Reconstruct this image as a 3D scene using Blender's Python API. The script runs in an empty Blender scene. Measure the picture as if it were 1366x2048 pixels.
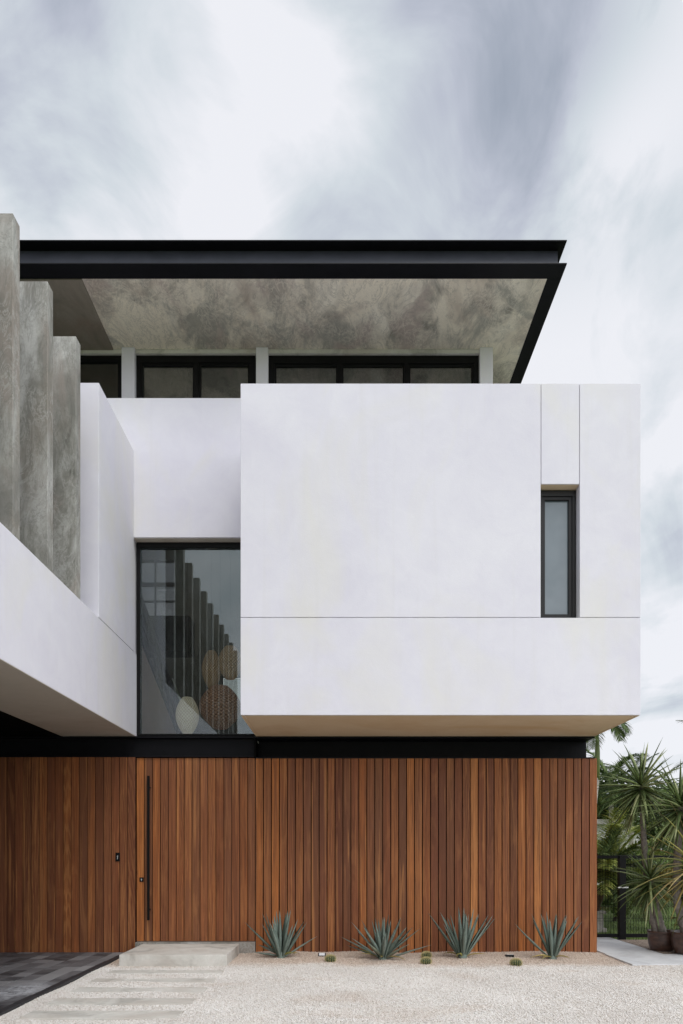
import bpy, math, random
import numpy as np
from mathutils import Vector, Matrix
R = math.radians
random.seed(7)
S = bpy.context.scene
C = S.collection

# ------------------------------------------------------------------ camera
cam = bpy.data.objects.new('camera', bpy.data.cameras.new('camera'))
C.objects.link(cam)
cam.location = (0, 0, 1.6)
cam.rotation_euler = (R(90), 0, 0)
cam.data.sensor_fit = 'VERTICAL'
cam.data.sensor_height = 36
cam.data.sensor_width = 24
cam.data.lens = 24
cam.data.shift_y = 682 / 2048
cam.data.shift_x = 2 / 2048
cam.data.clip_end = 2000
S.camera = cam

# ------------------------------------------------------------------ exposure
S.view_settings.view_transform = 'Standard'
S.view_settings.look = 'None'
S.view_settings.exposure = 0.0
S.view_settings.gamma = 1.0

# ------------------------------------------------------------------ node helper
class NT:
    def __init__(s, tree): s.t = tree; s.n = tree.nodes; s.l = tree.links
    def new(s, typ, ins=None, **kw):
        n = s.n.new(typ)
        for k, v in kw.items(): setattr(n, k, v)
        if ins:
            for k, v in ins.items():
                sock = n.inputs[k]
                if isinstance(v, bpy.types.NodeSocket): s.l.new(v, sock)
                else: sock.default_value = v
        return n
    def math(s, op, a, b=0.0, clamp=False):
        return s.new('ShaderNodeMath', {0: a, 1: b}, operation=op, use_clamp=clamp).outputs[0]
    def mix(s, f, a, b, blend='MIX'):
        n = s.new('ShaderNodeMix', None, data_type='RGBA', blend_type=blend, clamp_factor=True)
        for i, v in ((0, f), (6, a), (7, b)):
            if isinstance(v, bpy.types.NodeSocket): s.l.new(v, n.inputs[i])
            else: n.inputs[i].default_value = v if i == 0 else (*v, 1)[:4]
        return n.outputs[2]
    def ramp(s, f, stops, interp='LINEAR'):
        n = s.new('ShaderNodeValToRGB', {0: f})
        cr = n.color_ramp; cr.interpolation = interp
        while len(cr.elements) < len(stops): cr.elements.new(0.5)
        for e, (p, c) in zip(cr.elements, stops):
            e.position = p; e.color = (*c, 1) if len(c) == 3 else c
        return n.outputs[0]
    def rng(s, f, a, b, c=0.0, d=1.0, smooth=False):
        n = s.new('ShaderNodeMapRange', {0: f, 1: a, 2: b, 3: c, 4: d})
        n.interpolation_type = 'SMOOTHSTEP' if smooth else 'LINEAR'
        return n.outputs[0]
    def noise(s, vec, scale, detail=4, rough=0.55, dist=0.0):
        return s.new('ShaderNodeTexNoise', {'Vector': vec, 'Scale': scale, 'Detail': detail, 'Roughness': rough, 'Distortion': dist}).outputs[0]
    def mapping(s, vec, scale=(1, 1, 1), loc=(0, 0, 0), rot=(0, 0, 0)):
        return s.new('ShaderNodeMapping', {0: vec, 1: loc, 2: rot, 3: scale}).outputs[0]
    def bump(s, h, strength, dist=0.01):
        return s.new('ShaderNodeBump', {'Height': h, 'Strength': strength, 'Distance': dist}).outputs[0]

# ------------------------------------------------------------------ world: veiled sky with wind-drawn clouds
SUN_EL, SUN_AZ = 58, 20          # azimuth to the right of straight behind the camera
w = bpy.data.worlds.new('World'); S.world = w; w.use_nodes = True
N = NT(w.node_tree); N.n.clear()
sky = N.new('ShaderNodeTexSky', sky_type='NISHITA')
sky.sun_disc = False; sky.sun_elevation = R(SUN_EL); sky.sun_rotation = R(180 - SUN_AZ)
tc = N.new('ShaderNodeTexCoord').outputs['Generated']
sp = N.new('ShaderNodeSeparateXYZ', {0: tc})
den = N.math('ADD', N.math('MAXIMUM', sp.outputs[2], 0.0), 0.14)
u = N.math('DIVIDE', sp.outputs[0], den); v = N.math('DIVIDE', sp.outputs[1], den)
pv = N.new('ShaderNodeCombineXYZ', {0: N.math('MULTIPLY', u, 1.0), 1: N.math('MULTIPLY', v, 0.85), 2: 3.4}).outputs[0]
n1 = N.noise(pv, 1.5, 5, 0.5, 0.7)
n2 = N.noise(N.mapping(pv, (1.2, 0.9, 1), (4.1, 2.0, 0)), 3.0, 5, 0.5, 0.9)
t = N.math('ADD', N.math('MULTIPLY', n1, 0.85), N.math('MULTIPLY', n2, 0.4))
n3 = N.noise(N.mapping(tc, (1, 1, 1), (1.1, 7.0, 0)), 5.5, 6, 0.58, 0.7)
t = N.math('ADD', t, N.math('MULTIPLY', n3, 0.55))
t = N.rng(t, 0.64, 1.03)
def patch(dirv, r0, r1, amount):
    d = Vector(dirv).normalized()
    dist = N.new('ShaderNodeVectorMath', {0: tc, 1: d}, operation='DISTANCE').outputs['Value']
    return N.rng(dist, r0, r1, amount, 0.0, True)
for dv, r0, r1, a in (((250, 1365, 1600), 0.02, 0.24, -0.36), ((520, 1365, 1640), 0.02, 0.22, -0.32), ((-640, 1365, 1720), 0.02, 0.28, -0.36), ((480, 1365, 1330), 0.05, 0.22, -0.12),
                      ((-150, 1365, 1380), 0.0, 0.26, 0.34), ((-560, 1365, 1360), 0.0, 0.26, 0.22), ((-60, 1365, 1600), 0.0, 0.14, 0.22), ((600, 1365, 900), 0.05, 0.4, 0.06), ((-60, 1365, 1275), 0.0, 0.10, -0.30),
                      ((670, 1365, 1590), 0.0, 0.11, 0.26), ((530, 1365, 1390), 0.0, 0.09, 0.3)):
    t = N.math('ADD', t, patch(dv, r0, r1, a))
t = N.math('ADD', t, N.rng(sp.outputs[2], 0.12, 0.6, 0.45, 0.0, True))
ccol = N.ramp(t, [(0.0, (.35, .395, .475)), (0.35, (.53, .565, .655)), (0.65, (.69, .745, .795)), (1.0, (.91, .92, .965))])
# sky out of view brightened to the right, added light for right-facing walls
dotb = N.new('ShaderNodeVectorMath', {0: tc, 1: (.80, -.52, .30)}, operation='DOT_PRODUCT').outputs['Value']
back = N.rng(dotb, 0.25, 0.95, 1.0, 2.1, True)
bg1 = N.new('ShaderNodeBackground', {0: sky.outputs[0], 1: 0.1}).outputs[0]
bg2 = N.new('ShaderNodeBackground', {0: ccol, 1: back}).outputs[0]
ms = N.new('ShaderNodeMixShader', {0: 0.93, 1: bg1, 2: bg2}).outputs[0]
N.new('ShaderNodeOutputWorld', {0: ms})

# ------------------------------------------------------------------ sun (soft, through cloud)
sl = bpy.data.lights.new('sun', 'SUN'); sl.energy = 1.5; sl.angle = R(35); sl.color = (1, .975, .94)
sun = bpy.data.objects.new('sun', sl); C.objects.link(sun)
sun.rotation_euler = (R(90 - SUN_EL), 0, R(SUN_AZ))
sun.location = (3, -8, 20)

# ------------------------------------------------------------------ materials
M = {}
def mat(name):
    m = bpy.data.materials.new(name); m.use_nodes = True
    n = NT(m.node_tree); b = m.node_tree.nodes['Principled BSDF']
    M[name] = m
    return m, n, b
def setb(n, b, **kw):
    for k, v in kw.items():
        s = b.inputs[k.replace('_', ' ')]
        if isinstance(v, bpy.types.NodeSocket): n.l.new(v, s)
        else: s.default_value = (*v, 1) if isinstance(v, tuple) and len(v) == 3 else v
def ocoord(n): return n.new('ShaderNodeTexCoord').outputs['Object']
def geo(n): return n.new('ShaderNodeNewGeometry')

def stucco(name, c0, c1, stain):
    m, n, b = mat(name); o = ocoord(n)
    a = n.noise(o, 0.55, 5, 0.6, 0.6); f = n.noise(o, 2.6, 6, 0.65, 0.8)
    col = n.mix(n.rng(n.math('ADD', n.math('MULTIPLY', a, .6), n.math('MULTIPLY', f, .4)), .36, .64), c0, c1)
    st = n.noise(n.mapping(o, (.8, .8, .5), (3, 1, 7)), 0.7, 4, 0.6, 1.0)
    col = n.mix(n.rng(st, .50, .70, 0, .7), col, stain)
    dr = n.noise(n.mapping(o, (9, 9, .35)), 1.0, 4, 0.6, 0.3)
    col = n.mix(n.rng(dr, .55, .8, 0, .16), col, tuple(x * .82 for x in stain))
    h = n.math('ADD', n.noise(o, 90, 3, 0.6), n.math('MULTIPLY', n.noise(o, 9, 4, 0.6, .5), 1.2))
    setb(n, b, Base_Color=col, Roughness=.85, Normal=n.bump(h, .35, .004))
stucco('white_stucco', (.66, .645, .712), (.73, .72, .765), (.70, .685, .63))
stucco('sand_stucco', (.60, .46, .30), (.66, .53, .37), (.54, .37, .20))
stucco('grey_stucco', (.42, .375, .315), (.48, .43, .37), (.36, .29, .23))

def concrete(name, dark, mid, light, brown, k=1.0, scratch=.35, strch=(1, 1, .45), patches=None):
    m, n, b = mat(name); o = ocoord(n)
    ev = n.mapping(o, strch)
    a = n.noise(ev, 1.6 * k, 7, .62, 1.2)
    col = n.ramp(n.rng(a, .33, .67), [(0, dark), (.45, mid), (.8, tuple((x + y) / 2 for x, y in zip(mid, light))), (1, light)])
    if patches:
        pa = n.noise(n.mapping(o, strch, (2, 5, 1)), .75 * k, 5, .55, .8); pb = n.noise(n.mapping(o, strch, (7, 3, 4)), .6 * k, 6, .62, 1.4)
        col = n.mix(n.rng(pa, .50, .57, 0, .9), col, patches[0])
        col = n.mix(n.rng(pb, .51, .60, 0, .85), col, patches[1])
        col = n.mix(n.rng(pa, .46, .38, 0, .85), col, patches[2])
    br = n.noise(n.mapping(o, strch, (5, 2, 9)), .9 * k, 4, .6, .9)
    col = n.mix(n.rng(br, .5, .72, 0, .7), col, brown)
    sc = n.noise(n.mapping(o, strch, (1, 8, 3)), 3.2 * k, 8, .7, 2.4)
    sc = n.rng(n.math('ABSOLUTE', n.math('SUBTRACT', sc, .5)), 0.0, .05, 1, 0)
    msk = n.rng(n.noise(n.mapping(o, (1, 1, 1), (9, 9, 2)), .9, 3, .6, .5), .42, .54, .1, 1)
    col = n.mix(n.math('MULTIPLY', n.math('MULTIPLY', sc, msk), scratch), col, light)
    sd = n.noise(n.mapping(o, strch, (11, 8, 3)), 2.1 * k, 8, .7, 2.0)
    sd = n.rng(n.math('ABSOLUTE', n.math('SUBTRACT', sd, .47)), 0.0, .025, 1, 0)
    col = n.mix(n.math('MULTIPLY', sd, scratch * .9), col, dark)
    fine = n.noise(o, 45, 4, .7)
    col = n.mix(n.rng(fine, .3, .7, 0, .35), col, tuple(x * .75 for x in mid))
    setb(n, b, Base_Color=col, Roughness=.62, Normal=n.bump(n.math('ADD', fine, n.math('MULTIPLY', a, 2.0)), .3, .006))
concrete('fin_concrete', (.11, .11, .09), (.27, .265, .235), (.54, .535, .50), (.24, .20, .155), 1.5, .5, (1, 1, .4), ((.47, .47, .45), (.16, .155, .135), (.30, .26, .225)))
concrete('soffit_concrete', (.27, .25, .215), (.66, .595, .50), (.97, .90, .77), (.43, .33, .275), 1.3, .55, (1.1, .6, 1), ((.94, .85, .70), (.33, .32, .285), (.47, .375, .34)))
concrete('soffit_brown', (.16, .14, .11), (.23, .195, .155), (.32, .28, .23), (.23, .155, .12), .8, .15, (1, 1, 1))
concrete('slab_concrete', (.38, .365, .33), (.62, .60, .55), (.72, .70, .65), (.47, .40, .34), 1.4, .12, (1, 1, 1))
concrete('path_concrete', (.48, .48, .49), (.60, .61, .62), (.68, .68, .69), (.52, .51, .50), 1.2, .06, (1, 1, 1))

def wood(name, gain=1.0):
    m, n, b = mat(name); o = ocoord(n); r = geo(n).outputs['Random Per Island']
    off = n.new('ShaderNodeCombineXYZ', {0: n.math('MULTIPLY', r, 37.0), 1: n.math('MULTIPLY', r, 11.0), 2: n.math('MULTIPLY', r, 91.0)}).outputs[0]
    p = n.new('ShaderNodeVectorMath', {0: o, 1: off}, operation='ADD').outputs[0]
    g = lambda *c: (c[0] * gain * 1.24, c[1] * gain * 1.03, c[2] * gain * .78)
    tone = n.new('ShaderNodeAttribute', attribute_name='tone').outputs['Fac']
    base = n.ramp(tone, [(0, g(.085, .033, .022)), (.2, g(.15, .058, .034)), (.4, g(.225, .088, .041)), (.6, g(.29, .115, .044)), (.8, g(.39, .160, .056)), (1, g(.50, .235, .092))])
    base = n.mix(n.rng(n.math('FRACT', n.math('MULTIPLY', r, 13.7)), .55, 1.0, 0, .45), base, g(.23, .135, .085))
    base = n.mix(n.rng(n.math('FRACT', n.math('MULTIPLY', r, 5.3)), .7, 1.0, 0, .5), base, g(.16, .068, .050))
    gr = n.noise(n.mapping(p, (34, 34, .9)), 1.0, 7, .72, .8)
    st = n.noise(n.mapping(p, (16, 16, .35), (3, 3, 8)), 1.0, 5, .6, 1.2)
    big = n.noise(n.mapping(p, (5, 5, .8)), 1.0, 4, .6, 1.0)
    ring = n.new('ShaderNodeTexWave', {'Vector': n.mapping(p, (1, 1, .075)), 'Scale': 13.0, 'Distortion': 7.0, 'Detail': 3.0, 'Detail Scale': 1.6}, wave_type='RINGS', rings_direction='Y').outputs[1]
    amt = n.rng(n.math('FRACT', n.math('MULTIPLY', r, 7.3)), .6, 1.0, .06, .55)
    col = n.mix(n.rng(gr, .38, .66, 0, .8), base, g(.075, .032, .019))
    col = n.mix(n.rng(st, .56, .70, 0, .5), col, g(.50, .26, .115))
    col = n.mix(n.rng(st, .44, .32, 0, .5), col, g(.10, .046, .032))
    col = n.mix(n.math('MULTIPLY', n.rng(ring, .45, .9), n.math('MULTIPLY', amt, .6)), col, g(.46, .25, .115))
    col = n.mix(n.rng(big, .5, .78, 0, .55), col, g(.14, .07, .05))
    col = n.mix(n.rng(big, .46, .22, 0, .45), col, g(.36, .19, .095))
    b.inputs['Specular IOR Level'].default_value = .22
    setb(n, b, Base_Color=col, Roughness=n.rng(gr, .2, .8, .42, .6), Normal=n.bump(n.math('ADD', gr, n.math('MULTIPLY', ring, .4)), .22, .003))
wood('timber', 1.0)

def plain(name, c, rough=.5, metal=0.0, var=.15, scale=20, bump=.1, spec=None):
    m, n, b = mat(name); o = ocoord(n)
    f = n.noise(o, scale, 5, .6)
    col = n.mix(n.rng(f, .3, .7), tuple(x * (1 - var) for x in c), tuple(min(1, x * (1 + var)) for x in c))
    setb(n, b, Base_Color=col, Roughness=n.rng(f, .3, .7, rough * .85, min(1, rough * 1.15)), Metallic=metal, Normal=n.bump(f, bump, .002))
    if spec is not None: b.inputs['Specular IOR Level'].default_value = spec
    return m
plain('black_steel', (.006, .006, .008), .5, 0, .25, 6, .1, .12)
plain('fascia_steel', (.045, .048, .066), .38, 0, .2, 3)
plain('black_frame', (.006, .006, .006), .45, 0, .2, 15, .1, .15)
plain('frame_dark_grey', (.02, .0195, .02), .45, 0, .15, 15, .1, .25)
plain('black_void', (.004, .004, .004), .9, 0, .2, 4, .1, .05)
plain('backing', (.004, .003, .0025), .9, 0, .2, 4, .1, .05)
plain('cord_black', (.02, .02, .02), .6)
plain('metal_pale', (.7, .7, .7), .3, .6)
plain('dark_cabinet', (.03, .03, .035), .5)
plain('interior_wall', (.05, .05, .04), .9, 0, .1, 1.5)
plain('interior_white', (.6, .6, .58), .85, 0, .06, 1.5)
plain('stair_side', (.42, .30, .25), .8, 0, .15, 2.5)
plain('pale_lens', (.75, .76, .78), .15, 0, .1, 30)
plain('house_white', (.72, .71, .68), .8, 0, .08, 2)
plain('roof_tile', (.30, .16, .10), .8, 0, .3, 8)
plain('stone', (.36, .34, .31), .85, 0, .3, 9, .4)
plain('edging', (.025, .025, .028), .6, 0, .4, 30, .4)
plain('soil', (.05, .035, .025), .95, 0, .5, 40, .8)

def glass(name, refl, tint, rough=0.0, refl_tint=(1, 1, 1)):
    m = bpy.data.materials.new(name); m.use_nodes = True; M[name] = m
    n = NT(m.node_tree); n.n.clear()
    tr = n.new('ShaderNodeBsdfTransparent', {0: (*tint, 1)}).outputs[0]
    gl = n.new('ShaderNodeBsdfGlossy', {'Color': (*refl_tint, 1), 'Roughness': rough}).outputs[0]
    fr = n.new('ShaderNodeFresnel', {0: 1.5}).outputs[0]
    fac = n.math('ADD', fr, refl, True)
    mx = n.new('ShaderNodeMixShader', {0: fac, 1: tr, 2: gl}).outputs[0]
    n.new('ShaderNodeOutputMaterial', {0: mx})
glass('clear_glass', .055, (.86, .88, .86), 0, (.84, .92, .95))
glass('upper_glass', .14, (.58, .61, .60))
glass('grid_glass', .05, (.36, .36, .37))
m, n, b = mat('frosted_glass'); o = ocoord(n)
setb(n, b, Base_Color=n.mix(n.rng(n.noise(o, 1.4, 3), .35, .65), (.09, .12, .135), (.14, .17, .19)), Roughness=.14)
b.inputs['Specular IOR Level'].default_value = .9

def leafmat(name, stops, rough=.5, trans=.12, edge=None):
    m, n, b = mat(name); g = geo(n); o = ocoord(n)
    r = g.outputs['Random Per Island']
    col = n.ramp(r, stops)
    f = n.noise(n.mapping(o, (14, 14, 5)), 1.6, 4, .6)
    col = n.mix(n.rng(f, .4, .75, 0, .4), col, tuple(x * .6 for x in stops[0][1]))
    setb(n, b, Base_Color=col, Roughness=rough)
    b.inputs['Specular IOR Level'].default_value = .35
    if trans:
        t_ = n.new('ShaderNodeBsdfTranslucent', {0: col}).outputs[0]
        mx = n.new('ShaderNodeMixShader', {0: trans, 1: b.outputs[0], 2: t_}).outputs[0]
        n.l.new(mx, n.n['Material Output'].inputs[0])
leafmat('agave_leaf', [(0, (.075, .10, .08)), (.3, (.12, .16, .13)), (.6, (.18, .23, .195)), (.85, (.25, .305, .265)), (1, (.19, .20, .13))], .5, 0)
leafmat('yucca_leaf', [(0, (.06, .09, .03)), (.35, (.13, .18, .06)), (.7, (.27, .34, .13)), (1, (.50, .52, .27))], .36, .08)
leafmat('dry_leaf', [(0, (.16, .20, .05)), (.3, (.36, .32, .09)), (.6, (.56, .42, .16)), (1, (.68, .58, .36))], .6, .1)
leafmat('palm_leaf', [(0, (.05, .085, .03)), (.5, (.12, .18, .055)), (1, (.24, .31, .11))], .45, .15)
leafmat('lime_palm_leaf', [(0, (.20, .27, .05)), (.5, (.38, .44, .09)), (1, (.56, .56, .17))], .45, .25)
leafmat('tree_leaf', [(0, (.03, .055, .019)), (.5, (.075, .12, .033)), (1, (.16, .21, .06))], .55, .15)
leafmat('bright_tree_leaf', [(0, (.06, .10, .027)), (.5, (.16, .24, .06)), (1, (.32, .40, .12))], .55, .2)
leafmat('yellow_leaf', [(0, (.10, .09, .02)), (.5, (.24, .19, .04)), (1, (.33, .23, .06))], .55, .2)
leafmat('grass_leaf', [(0, (.07, .12, .025)), (.5, (.12, .19, .04)), (1, (.19, .25, .07))], .6, .1)
leafmat('cactus_skin', [(0, (.045, .07, .03)), (1, (.06, .09, .035))], .5, 0)
plain('cactus_spine', (.50, .42, .20), .5)
plain('palm_trunk', (.36, .33, .29), .85, 0, .35, 9, .5)
plain('yucca_trunk', (.22, .19, .165), .9, 0, .45, 16, .8)
plain('tree_bark', (.09, .07, .055), .9, 0, .4, 12, .8)
plain('palm_shaft', (.13, .17, .05), .5, 0, .25, 6)

m, n, b = mat('pot_glaze'); o = ocoord(n)
f = n.noise(n.mapping(o, (4, 4, 8)), 2, 5, .6, .6)
setb(n, b, Base_Color=n.mix(n.rng(f, .35, .7), (.045, .024, .018), (.115, .06, .042)), Roughness=.35)

# wicker
def wicker(name, c0, c1, glow):
    m, n, b = mat(name); o = ocoord(n)
    sx = n.new('ShaderNodeSeparateXYZ', {0: o})
    ang = n.math('ARCTAN2', sx.outputs[1], sx.outputs[0])
    rib = n.math('SINE', n.math('MULTIPLY', ang, 22.0)); row = n.math('SINE', n.math('MULTIPLY', sx.outputs[2], 105.0))
    wv = n.math('MULTIPLY', rib, row)
    f = n.noise(o, 12, 4, .6)
    col = n.mix(n.rng(wv, -.6, .6), c0, c1)
    col = n.mix(n.rng(f, .4, .7, 0, .5), col, c0)
    setb(n, b, Base_Color=col, Roughness=.7, Normal=n.bump(wv, .8, .01), Emission_Color=col, Emission_Strength=glow)   # weak glow added to show shades behind glass; only the pale one seems lit
wicker('wicker_brown', (.26, .12, .065), (.66, .38, .24), .05)
wicker('wicker_tan', (.34, .22, .12), (.78, .56, .34), .06)
wicker('wicker_pale', (.55, .46, .32), (.93, .86, .70), .12)

# gravel
def gravelmat(name, perisland):
    m, n, b = mat(name); g = geo(n)
    pos = g.outputs['Position']; sp_ = n.new('ShaderNodeSeparateXYZ', {0: pos})
    wob = n.noise(pos, .9, 4, .6)
    edge = n.math('ADD', sp_.outputs[1], n.math('MULTIPLY', n.math('SUBTRACT', wob, .5), 1.1))
    bed = n.rng(edge, 9.45, 10.0, 0, 1, True)
    # the pink bed also curls round the step, and there are worn patches in the white stones
    pt = n.rng(n.noise(n.mapping(pos, (.8, 1.2, 1), (4, 1, 0)), .8, 4, .6, .5),   .54, .72, 0, .55)
    f = n.math('MAXIMUM', bed, pt)
    r = g.outputs['Random Per Island'] if perisland else n.new('ShaderNodeTexVoronoi', {'Vector': pos, 'Scale': 55.0}).outputs['Distance']
    if not perisland:
        rc = n.new('ShaderNodeTexVoronoi', {'Vector': pos, 'Scale': 55.0}).outputs['Color']
        rr = n.new('ShaderNodeSeparateColor', {0: rc}).outputs[0]
    else: rr = r
    white = n.ramp(rr, [(0, (.50, .435, .38)), (.10, (.70, .65, .59)), (.55, (.80, .765, .725)), (1, (.87, .85, .82))])
    pink = n.ramp(rr, [(0, (.38, .28, .21)), (.3, (.58, .46, .37)), (.7, (.70, .585, .49)), (1, (.79, .72, .64))])
    col = n.mix(f, white, pink)
    col = n.mix(n.rng(n.noise(pos, .5, 5, .6, .4), .35, .65, 0, .28), col, (.50, .44, .39))
    setb(n, b, Base_Color=col, Roughness=.8)
    if not perisland:
        setb(n, b, Normal=n.bump(r, .8, .01))
gravelmat('pebble', True)
gravelmat('gravel_ground', False)

m, n, b = mat('dark_paver'); g = geo(n); o = ocoord(n)
r = g.outputs['Random Per Island']
col = n.ramp(r, [(0, (.030, .030, .034)), (.35, (.085, .085, .091)), (.7, (.16, .16, .168)), (1, (.30, .30, .305))])
f = n.noise(o, 3.5, 6, .65, .6)
col = n.mix(n.rng(f, .42, .75, 0, .55), col, (.26, .26, .265))
d = n.new('ShaderNodeVectorMath', {0: n.mapping(o, (1, .6, 1)), 1: (-3.72, 7.95 * .6, 0)}, operation='DISTANCE').outputs['Value']
st = n.math('MULTIPLY', n.rng(d, .10, .42, 1, 0, True), n.rng(n.noise(o, 9, 6, .75, 1.0), .40, .60, .15, .9))
col = n.mix(st, col, (.50, .51, .54))
setb(n, b, Base_Color=col, Roughness=.55, Normal=n.bump(n.noise(o, 30, 5, .65), .4, .006))
plain('paver_joint', (.22, .22, .225), .9, 0, .4, 20)

m, n, b = mat('lawn_ground'); g = geo(n); pos = g.outputs['Position']
f = n.noise(pos, .35, 6, .65); f2 = n.noise(pos, 18, 5, .7)
col = n.mix(n.rng(f, .35, .65), (.09, .15, .03), (.15, .21, .05))
col = n.mix(n.rng(f2, .35, .7, 0, .5), col, (.06, .09, .025))
setb(n, b, Base_Color=col, Roughness=.9, Normal=n.bump(f2, .8, .03))
m, n, b = mat('earth_gravel'); g = geo(n); pos = g.outputs['Position']
vr = n.new('ShaderNodeTexVoronoi', {'Vector': pos, 'Scale': 60.0})
rr = n.new('ShaderNodeSeparateColor', {0: vr.outputs['Color']}).outputs[0]
setb(n, b, Base_Color=n.ramp(rr, [(0, (.12, .09, .07)), (.5, (.26, .20, .155)), (1, (.40, .33, .27))]), Roughness=.9, Normal=n.bump(vr.outputs['Distance'], .7, .01))

# ------------------------------------------------------------------ mesh helpers
class MB:
    def __init__(s): s.v = []; s.f = []; s.m = []
    def add(s, vs, fs, mi=0):
        o = len(s.v); s.v += [tuple(p) for p in vs]; s.f += [tuple(i + o for i in f) for f in fs]; s.m += [mi] * len(fs)
    def box(s, x0, x1, y0, y1, z0, z1, mi=0, mbot=None):
        vs = [(x, y, z) for z in (z0, z1) for y in (y0, y1) for x in (x0, x1)]
        s.add(vs, [(0, 2, 3, 1)], mi if mbot is None else mbot)
        o = len(s.v) - 8
        fs = [(4, 5, 7, 6), (0, 1, 5, 4), (2, 6, 7, 3), (0, 4, 6, 2), (1, 3, 7, 5)]
        s.f += [tuple(i + o for i in f) for f in fs]; s.m += [mi] * 5
    def tube(s, pts, rad, seg=8, cap=True, mi=0):
        pts = [Vector(p) for p in pts]; n_ = len(pts)
        rs = rad if isinstance(rad, (list, tuple)) else [rad] * n_
        o = len(s.v); prev = None
        for i, p in enumerate(pts):
            t_ = (pts[min(i + 1, n_ - 1)] - pts[max(i - 1, 0)]).normalized()
            if prev is None:
                a = t_.cross(Vector((0, 0, 1)) if abs(t_.z) < .9 else Vector((1, 0, 0))).normalized()
            else: a = (prev - t_ * prev.dot(t_)).normalized()
            prev = a; b_ = t_.cross(a)
            for k in range(seg):
                an = 2 * math.pi * k / seg
                s.v.append(tuple(p + (a * math.cos(an) + b_ * math.sin(an)) * rs[i]))
        for i in range(n_ - 1):
            for k in range(seg):
                k2 = (k + 1) % seg
                s.f.append((o + i * seg + k, o + i * seg + k2, o + (i + 1) * seg + k2, o + (i + 1) * seg + k)); s.m.append(mi)
        if cap:
            s.f.append(tuple(o + k for k in reversed(range(seg)))); s.m.append(mi)
            s.f.append(tuple(o + (n_ - 1) * seg + k for k in range(seg))); s.m.append(mi)
    def lathe(s, prof, seg=32, cx=0, cy=0, mi=0, rmod=None):
        o = len(s.v)
        for r_, z in prof:
            for k in range(seg):
                an = 2 * math.pi * k / seg
                rr_ = r_ * (rmod(an) if rmod else 1)
                s.v.append((cx + rr_ * math.cos(an), cy + rr_ * math.sin(an), z))
        for i in range(len(prof) - 1):
            for k in range(seg):
                k2 = (k + 1) % seg
                s.f.append((o + i * seg + k, o + i * seg + k2, o + (i + 1) * seg + k2, o + (i + 1) * seg + k)); s.m.append(mi)
    def blade(s, base, d, length, width, droop, segs=6, thick=.25, prof=None, roll=0.0, fold=.25, mi=0):
        """a leaf with its own thickness: four verts per ring, curving down by droop"""
        d = Vector(d).normalized(); p = Vector(base)
        side = d.cross(Vector((0, 0, 1)))
        if side.length < 1e-3: side = Vector((1, 0, 0))
        side.normalize()
        side = Matrix.Rotation(roll, 3, d) @ side
        o = len(s.v); st = length / segs
        for i in range(segs + 1):
            t_ = i / segs
            wd = width * (prof(t_) if prof else (1 - t_) ** .8)
            up = side.cross(d).normalized()
            if i < segs:
                s.v += [tuple(p - side * wd * .5 + up * wd * fold), tuple(p + up * wd * .02), tuple(p + side * wd * .5 + up * wd * fold), tuple(p - up * wd * thick)]
            else: s.v.append(tuple(p))
            p = p + d * st
            d = (d + Vector((0, 0, -droop / segs))).normalized()
            side = (side - d * side.dot(d)).normalized()
        for i in range(segs - 1):
            for k in range(4):
                k2 = (k + 1) % 4
                s.f.append((o + i * 4 + k, o + i * 4 + k2, o + (i + 1) * 4 + k2, o + (i + 1) * 4 + k)); s.m.append(mi)
        e = o + segs * 4
        for k in range(4):
            s.f.append((o + (segs - 1) * 4 + k, o + (segs - 1) * 4 + (k + 1) % 4, e)); s.m.append(mi)
    def build(s, name, mats, parent=None, smooth=False, bevel=0, loc=None):
        me = bpy.data.meshes.new(name); me.from_pydata(s.v, [], s.f); me.update()
        if not isinstance(mats, (list, tuple)): mats = [mats]
        for q in mats: me.materials.append(M[q])
        if len(mats) > 1: me.polygons.foreach_set('material_index', s.m)
        if smooth: me.polygons.foreach_set('use_smooth', [True] * len(me.polygons))
        if hasattr(s, 'tone'):
            at = me.attributes.new('tone', 'FLOAT', 'POINT'); at.data.foreach_set('value', s.tone + [.45] * (len(s.v) - len(s.tone)))
        ob = bpy.data.objects.new(name, me); C.objects.link(ob)
        if parent is not None:
            ob.parent = parent
        if loc is not None: ob.location = loc
        if bevel:
            bv = ob.modifiers.new('bevel', 'BEVEL'); bv.width = bevel; bv.segments = 2; bv.limit_method = 'ANGLE'; bv.angle_limit = R(40)
        return ob
def np_mesh(name, verts, faces, mt, smooth=False, parent=None):
    """verts (n,3), faces (m,k) as numpy arrays, fast path"""
    me = bpy.data.meshes.new(name); k = faces.shape[1]
    me.vertices.add(len(verts)); me.vertices.foreach_set('co', verts.astype(np.float32).ravel())
    me.loops.add(faces.size); me.loops.foreach_set('vertex_index', faces.astype(np.int32).ravel())
    me.polygons.add(len(faces)); me.polygons.foreach_set('loop_start', np.arange(0, faces.size, k, dtype=np.int32))
    me.polygons.foreach_set('loop_total', np.full(len(faces), k, dtype=np.int32))
    if smooth: me.polygons.foreach_set('use_smooth', np.ones(len(faces), dtype=bool))
    me.update(calc_edges=True); me.validate()
    me.materials.append(M[mt])
    ob = bpy.data.objects.new(name, me); C.objects.link(ob)
    if parent is not None: ob.parent = parent
    return ob
def tag(o, label, cat, group=None):
    o['label'] = label; o['category'] = cat
    if group: o['group'] = group
    return o
def thing(name, loc, label, cat, group=None):
    o = bpy.data.objects.new(name, None); C.objects.link(o); o.location = loc
    return tag(o, label, cat, group)
def struct(o): o['kind'] = 'structure'; return o

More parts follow.
